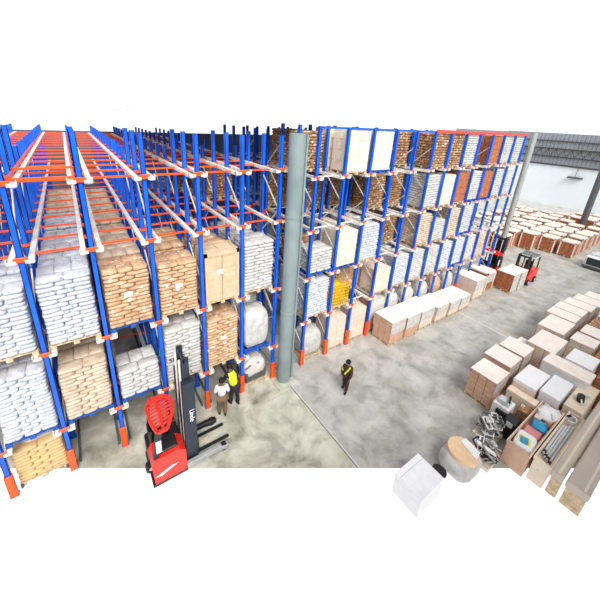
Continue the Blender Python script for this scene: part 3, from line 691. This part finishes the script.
# ------------------------------------------------------------------ reach truck
def wheel(parent, x, y, r, wd, m='black'):
    o = MB().tube([(x, y - wd / 2, r), (x, y + wd / 2, r)], r, 20).build('wheel', M[m], parent)
    MB().tube([(x, y - wd / 2 - .01, r), (x, y + wd / 2 + .01, r)], r * .45, 12).build('hub', M['steel'], o); return o
def reach_truck(loc, rz, label, mast_h=4.1):
    t = empty('reach_truck', loc, label, 'reach truck', None, rz)        # faces +x, origin at mast foot centre
    b = MB(); pro = [(-1.2, .1), (-.25, .1), (-.25, .95), (-.45, 1.12), (-1.15, 1.12), (-1.25, .9)]
    n = len(pro); b.add([(x, -.62, z) for x, z in pro] + [(x, .0, z) for x, z in pro], [list(range(n)), list(range(2 * n - 1, n - 1, -1))] + [[(k + 1) % n, k, k + n, (k + 1) % n + n] for k in range(n)])
    b.build('body', M['red'], t)
    MB().box(-1.24, 0.0, .12, -.25, .62, .95, .05).build('battery_cover', M['black'], t)
    MB().box(-1.27, -.64, .04, -.22, .64, .12, .02).build('skirt', M['black'], t)
    MB().box(-1.05, -.5, 1.12, -.45, -.0, 1.2, .03).build('console', M['black'], t)
    st = MB().box(-1.05, .02, .95, -.6, .5, 1.05, .03); st.box(-1.15, .02, 1.0, -1.03, .5, 1.5, .04); st.build('seat', M['black'], t)
    MB().tube([(-.6, .2, .95), (-.66, .2, 1.25)], .03, 8).tube([(-.72 + .12 * math.cos(a * .6), .2 + .12 * math.sin(a * .6), 1.27) for a in range(12)], .015, 6).build('steering_wheel', M['black'], t)
    MB().add([(-1.2, -.626, .45), (-.7, -.626, .62), (-.5, -.626, .6), (-.9, -.626, .45), (-1.0, -.622, .38)], [[0, 4, 3, 2, 1]]).build('stripe', M['whitecard'], t)
    # overhead guard : arched red frame with bars
    g_ = MB(); zt = 2.2
    out = [(-1.0, -.66, zt), (-.72, -.66, zt), (-.5, -.3, zt + .03), (-.38, .1, zt + .03), (-.42, .4, zt + .03), (-.6, .6, zt), (-.95, .6, zt), (-1.1, .35, zt), (-1.1, -.2, zt), (-1.0, -.66, zt)]
    for a, c in zip(out, out[1:]): g_.bar(a, c, .085, .07)
    for k in range(8):
        y = -.48 + k * .13; g_.bar((-1.07, y, zt + .01), (-.55 + .1 * (k > 2), y + .05, zt + .03), .034, .06)
    g_.bar((-.82, -.6, zt), (-.82, .58, zt), .07, .05)
    gd = g_.build('overhead_guard', M['red'], t)
    for a, c, q in (((-1.1, -.5, 1.1), (-.95, -.6, zt), .15), ((-1.1, .5, .95), (-1.02, .48, zt), .09), ((-.42, .5, .95), (-.48, .48, zt), .06)): MB().bar(a, c, q).build('guard_post', M['black'], t)
    MB().box(-1.08, -.655, 1.4, -.93, -.63, 1.85).build('post_decal', M['whitecard'], t)
    # mast
    m = MB()
    for y in (-.42, .32): m.box(-.2, y, .08, .16, y + .1, 3.35)
    for z in (.25, 1.2, 2.3, 3.1): m.box(-.12, -.42, z, -.04, .42, z + .14)
    m.build('mast', M['mast'], t)
    mp = MB(); mp.box(-.19, -.44, .2, .17, -.425, 3.3); mp.box(-.02, -.32, .3, .02, .3, 3.0); mp.build('mast_cover', M['mast'], t)
    im = MB()
    for y in (-.33, .26): im.box(-.10, y, .2, .08, y + .07, mast_h)
    for z in (2.7, mast_h - .15): im.box(-.08, -.33, z, -.03, .33, z + .12)
    im.build('inner_mast', M['mast'], t)
    cy = MB()
    for y in (-.2, .2): cy.tube([(-.16, y, .3), (-.16, y, mast_h - .1)], .035, 8)
    cy.build('lift_cylinder', M['galv'], t)
    hs = MB().tube([(-.17, -.05, .9), (-.2, -.02, 2.2), (-.12, .0, mast_h - .3), (-.02, .0, mast_h + .0), (.05, 0, mast_h - .4)], .03, 8); hs.build('hose', M['black'], t)
    text('lettering', 'Linde', .22, 'whitecard', t, (-.02, -.446, 2.25), (R(90), R(90), 0))
    # legs, forks
    for y in (-.62, .47):
        l = MB(); l.box(-.3, y, .08, 1.0, y + .15, .26, .02); l.box(.75, y - .01, .06, 1.15, y + .16, .22, .02)
        lo = l.build('support_leg', M['lgrey' if y < 0 else 'black'], t); wheel(lo, .98, y + .075, .14, .13)
    wheel(t, -1.2, 0, .17, .2)
    cg = MB().box(.14, -.36, .15, .2, .36, .9, .01); cg.build('fork_carriage', M['black'], t)
    for y in (-.3, .2):
        MB().box(.2, y, .1, 1.3, y + .1, .14).box(.2, y, .1, .24, y + .1, .7).build('fork', M['black'], t)
    return t
reach_truck((3.22, -1.33, 0), 0, 'large red and black reach truck in the lower left with red barred roof guard')
reach_truck((27.15, .1, 0), R(0), 'distant red reach truck half hidden at the far end of the right rack', 3.2)

# ------------------------------------------------------------------ counterbalance forklift (faces -x)
def forklift(loc, rz, label):
    t = empty('forklift', loc, label, 'forklift', None, rz)               # faces +x
    b = MB(); pro = [(-1.5, .3), (-1.35, .15), (.0, .15), (.25, .3), (.25, .75), (-.2, .8), (-.5, 1.05), (-1.4, 1.1), (-1.55, .85)]
    n = len(pro); b.add([(x, -.52, z) for x, z in pro] + [(x, .52, z) for x, z in pro], [list(range(n)), list(range(2 * n - 1, n - 1, -1))] + [[(k + 1) % n, k, k + n, (k + 1) % n + n] for k in range(n)])
    b.build('body', M['red'], t)
    MB().box(-1.56, -.46, .25, -1.3, .46, .7, .03).build('counterweight', M['black'], t)
    s = MB().box(-.95, -.25, 1.05, -.5, .25, 1.17, .03); s.box(-1.02, -.25, 1.1, -.9, .25, 1.6, .04); s.build('seat', M['black'], t)
    for y in (-.45, .45):
        MB().bar((.15, y, .7), (-.1, y, 2.1), .07).build('guard_post', M['black'], t); MB().bar((-1.35, y, 1.0), (-1.2, y, 2.1), .07).build('guard_post', M['black'], t)
    rf = MB().box(-1.3, -.52, 2.1, .0, .52, 2.16, .02); rf.build('roof_plate', M['silver'], t)
    rr = MB()
    for k in range(6): rr.box(-1.2 + k * .2, -.5, 2.16, -1.14 + k * .2, .5, 2.19)
    rr.build('roof_bar', M['dgrey'], t)
    MB().tube([(-.1, 0, .8), (-.3, 0, 1.25)], .03, 8).tube([(-.33 + .05 * math.cos(a * .6), .16 * math.sin(a * .6), 1.27 + .14 * math.cos(a * .6)) for a in range(12)], .018, 6).build('steering_wheel', M['black'], t)
    m = MB()
    for y in (-.38, .28): m.box(.3, y, .08, .5, y + .14, 2.3)
    for z in (.3, 1.3, 2.15): m.box(.34, -.38, z, .42, .38, z + .12)
    m.build('mast', M['black'], t)
    MB().tube([(.38, -.1, .2), (.38, -.1, 2.0)], .05, 8).tube([(.38, .1, .2), (.38, .1, 2.0)], .05, 8).build('lift_cylinder', M['galv'], t)
    MB().box(.5, -.45, .15, .54, .45, .55).box(.5, -.45, .6, .53, .45, 1.2).build('fork_carriage', M['black'], t)
    for y in (-.35, .25): MB().box(.52, y, .04, 1.6, y + .1, .085).box(.52, y, .04, .56, y + .1, .6).build('fork', M['black'], t)
    for x in (.0, -1.15):
        for y in (-.5, .5): wheel(t, x, y, .24, .2)
    MB().box(-1.2, -.4, 1.1, -1.05, -.1, 1.25).build('blue_case', M['cyan'], t)
    return t
forklift((28.05, -1.5, 0), R(180), 'small red forklift with silver roof plate standing in the far aisle')
# ------------------------------------------------------------------ silver machines at the right edge
def cart(loc, label):
    t = empty('floor_machine', loc, label, 'machine')
    MB().box(-.9, -.7, .25, .9, .7, 1.1, .06).build('body', M['whitecard'], t)
    MB().box(-.98, -.55, .4, -.9, .55, 1.0, .02).build('dark_panel', M['glass'], t)
    MB().box(-.95, -.75, .1, .95, .75, .25, .02).build('bumper', M['dgrey'], t)
    MB().box(-.5, -.5, 1.1, .6, .5, 1.3, .05).build('deck', M['silver'], t)
    for x in (-.6, .6):
        for y in (-.6, .6): wheel(t, x, y, .16, .1)
    return t
cart((37.4, -3.75, 0), 'white machine with black front panel on the floor at right edge')
cart((41.5, -4.0, 0), 'silver-white machine behind the black-panelled one at right edge')

# ------------------------------------------------------------------ people
def skin_obj(name, verts, edges, radii, m, parent, root=0, sub=1):
    me = D.meshes.new(name); me.from_pydata(verts, edges, []); me.materials.append(m)
    o = D.objects.new(name, me); COL.objects.link(o); o.parent = parent
    sk = o.modifiers.new('skin', 'SKIN'); sk.use_smooth_shade = True; sk.branch_smoothing = .4
    lay = me.skin_vertices[0] if me.skin_vertices else None
    if lay is None:
        bm = bmesh.new(); bm.from_mesh(me); bm.verts.layers.skin.verify(); bm.to_mesh(me); bm.free(); lay = me.skin_vertices[0]
    for i, r in enumerate(radii):
        rr = r if isinstance(r, tuple) else (r, r); lay.data[i].radius = rr; lay.data[i].use_root = (i == root)
    s = o.modifiers.new('sub', 'SUBSURF'); s.levels = sub; s.render_levels = sub
    return o
def person(loc, rz, label, P, top, trouser, vest=None, hi=None, h=1.7):
    """P: joint positions facing +y, z up, in metres"""
    t = empty('person', loc, label, 'person', None, rz)
    J = dict(P); names = list(P); J['collar'] = tuple(Vector(P['chest']).lerp(Vector(P['neck']), .62))
    idx = {n: i for i, n in enumerate(names)}
    E = [('pelvis', 'waist'), ('waist', 'chest'), ('chest', 'neck'), ('neck', 'head0'), ('head0', 'head1'),
         ('chest', 'shL'), ('shL', 'elL'), ('elL', 'wrL'), ('chest', 'shR'), ('shR', 'elR'), ('elR', 'wrR'),
         ('pelvis', 'hipL'), ('hipL', 'knL'), ('knL', 'anL'), ('anL', 'toL'), ('pelvis', 'hipR'), ('hipR', 'knR'), ('knR', 'anR'), ('anR', 'toR')]
    rad = dict(pelvis=(.13, .10), waist=(.125, .09), chest=(.15, .105), neck=.055, head0=.085, head1=.075, shL=.06, shR=.06, elL=.042, elR=.042, wrL=.028, wrR=.028,
               hipL=.09, hipR=.09, knL=.056, knR=.056, anL=.038, anR=.038, toL=.03, toR=.03)
    V = [J[n] for n in names]; EE = [(idx[a], idx[b]) for a, b in E]; RR = [rad[n] for n in names]
    # hands: palm + five fingers of unequal length
    for sd, sg in (('L', -1), ('R', 1)):
        wv = Vector(J['wr' + sd]); d = (wv - Vector(J['el' + sd])).normalized(); side = d.cross(Vector((1, 0, 0))).normalized()
        V.append(tuple(wv + d * .07)); RR.append((.034, .02)); pi = len(V) - 1; EE.append((idx['wr' + sd], pi))
        for k, ln in enumerate((.065, .075, .07, .055)):
            a = wv + d * .10 + side * (k - 1.5) * .019; b = a + d * ln + Vector((-sg * .02, 0, 0))
            V.append(tuple(a)); RR.append(.0085); V.append(tuple(b)); RR.append(.007); EE.append((pi, len(V) - 2)); EE.append((len(V) - 2, len(V) - 1))
        a = wv + d * .05 + side * .04; V.append(tuple(a)); RR.append(.010); b = a + d * .04 + side * .025; V.append(tuple(b)); RR.append(.008)
        EE.append((pi, len(V) - 2)); EE.append((len(V) - 2, len(V) - 1))
    skin_obj('body', V, EE, RR, M['skin'], t, idx['pelvis'])
    hd = Vector(J['head1']); nk = Vector(J['head0']); up = (hd - nk).normalized()
    hr = MB(); c0 = hd + up * .035 + Vector((0, -.03, 0)); hr.sack(c0.x, c0.y, c0.z, .108, .112, .10, 0, 16, 8, 1.0, 0); hr.build('hair', M['hair'], t)
    f = hd + Vector((0, .085, -.02)); fc = MB()
    fc.tube([(f.x, f.y - .01, f.z + .01), (f.x, f.y + .022, f.z - .03)], [.008, .014], 6); fc.build('nose', M['skin'], t)
    ey = MB()
    for s_ in (-.03, .03): ey.sack(f.x + s_, f.y - .004, f.z + .015, .012, .006, .007, 0, 8, 4, 1, 0)
    ey.build('eyes', M['whitecard'], t)
    ea = MB()
    for s_ in (-.088, .088): ea.sack(hd.x + s_, hd.y, hd.z - .02, .012, .02, .032, 0, 8, 5, 1, 0)
    ea.build('ears', M['skin'], t)
    MB().box(f.x - .022, f.y - .01, f.z - .055, f.x + .022, f.y + .001, f.z - .047).build('mouth', M['dred'], t)
    def cloth(nm, ns, es, rr, m, root):
        ix = {n: i for i, n in enumerate(ns)}; skin_obj(nm, [J[n] for n in ns], [(ix[a], ix[b]) for a, b in es], rr, m, t, ix[root])
    cloth('shirt', ['pelvis', 'waist', 'chest', 'shL', 'elL', 'shR', 'elR', 'collar', 'wrL', 'wrR'], [('pelvis', 'waist'), ('waist', 'chest'), ('chest', 'shL'), ('shL', 'elL'), ('chest', 'shR'), ('shR', 'elR'), ('chest', 'collar'), ('elL', 'wrL'), ('elR', 'wrR')],
          [(.18, .14), (.18, .14), (.21, .155), .095, .07, .095, .07, (.14, .12), .045, .045], M[top], 'chest')
    cloth('trousers', ['pelvis', 'hipL', 'knL', 'anL', 'hipR', 'knR', 'anR'], [('pelvis', 'hipL'), ('hipL', 'knL'), ('knL', 'anL'), ('pelvis', 'hipR'), ('hipR', 'knR'), ('knR', 'anR')],
          [(.17, .135), .12, .09, .075, .12, .09, .075], M[trouser], 'pelvis')
    for sd in 'LR':
        a = Vector(J['an' + sd]); b = Vector(J['to' + sd]); m_ = (a + b) / 2; dd = b - a
        sh = MB(); sh.sack(0, 0, 0, .05, .14, .045, 0, 14, 6, .6, 0); sh.build('shoe', M['shoe'], t, (m_.x, m_.y, .048), math.atan2(-dd.x, dd.y) if (abs(dd.x) + abs(dd.y)) > 0 else 0)
    if vest:
        cloth('vest', ['pelvis', 'waist', 'chest', 'shL', 'shR', 'collar'], [('pelvis', 'waist'), ('waist', 'chest'), ('chest', 'shL'), ('chest', 'shR'), ('chest', 'collar')], [(.19, .15), (.195, .15), (.225, .17), .105, .105, (.15, .13)], M[vest], 'chest')
    if hi:
        w1, c1 = Vector(J['waist']), Vector(J['chest']); s_ = MB()
        s_.bar(c1 + Vector((-.13, .12, .10)), w1 + Vector((.05, .15, -.02)), .10, .05); s_.bar(c1 + Vector((.1, -.10, .1)), w1 + Vector((.02, -.14, -.05)), .1, .05)
        s_.bar(w1 + Vector((.17, .02, .0)), c1 + Vector((.2, .0, .05)), .09, .05)
        s_.build('safety_sash', M[hi], t)
    return t
def pose(h=1.68, lean=0, stride=0, arm=0, elbow=0):
    k = h / 1.75; ly = lean
    P = dict(pelvis=(0, 0, .95), waist=(0, .02 + ly * .25, 1.12), chest=(0, ly * .75, 1.38), neck=(0, ly, 1.50), head0=(0, ly * 1.05 + .01, 1.58), head1=(0, ly * 1.12 + .02, 1.66),
             shL=(-.19, ly * .85, 1.43), shR=(.19, ly * .85, 1.43), elL=(-.25, ly * .85 + arm, 1.16), elR=(.25, ly * .85 - arm, 1.16), wrL=(-.24, ly * .85 + arm + .1 + elbow, .93 + elbow), wrR=(.24, ly * .85 - arm * .6 + .1 + elbow, .93 + elbow),
             hipL=(-.10, 0, .90), hipR=(.10, 0, .90), knL=(-.11, .03 + stride * .5, .50), knR=(.11, .03 - stride * .4, .50), anL=(-.11, stride, .10), anR=(.11, -stride, .10), toL=(-.12, stride + .15, .04), toR=(.12, -stride + .15, .04))
    return {n: (x * k, y * k, z * k) for n, (x, y, z) in P.items()}
person((4.70, -.62, 0), R(-20), 'person in a pale shirt and khaki trousers seen from behind, standing by the rack', pose(1.68, .04, .05, 0, .05), 'shirt', 'khaki')
pb = pose(1.68, .32, .10, .1, .12)
person((5.30, -.42, 0), R(10), 'person in a bright yellow safety vest and black trousers leaning toward the rack', pb, 'darkcloth', 'darkcloth', vest='hivis')
person((9.6, -2.15, 0), R(115), 'person in dark clothes with a yellow safety sash walking across the open floor', pose(1.52, .05, .16, .12, .05), 'brcloth', 'brcloth', hi='hivis')
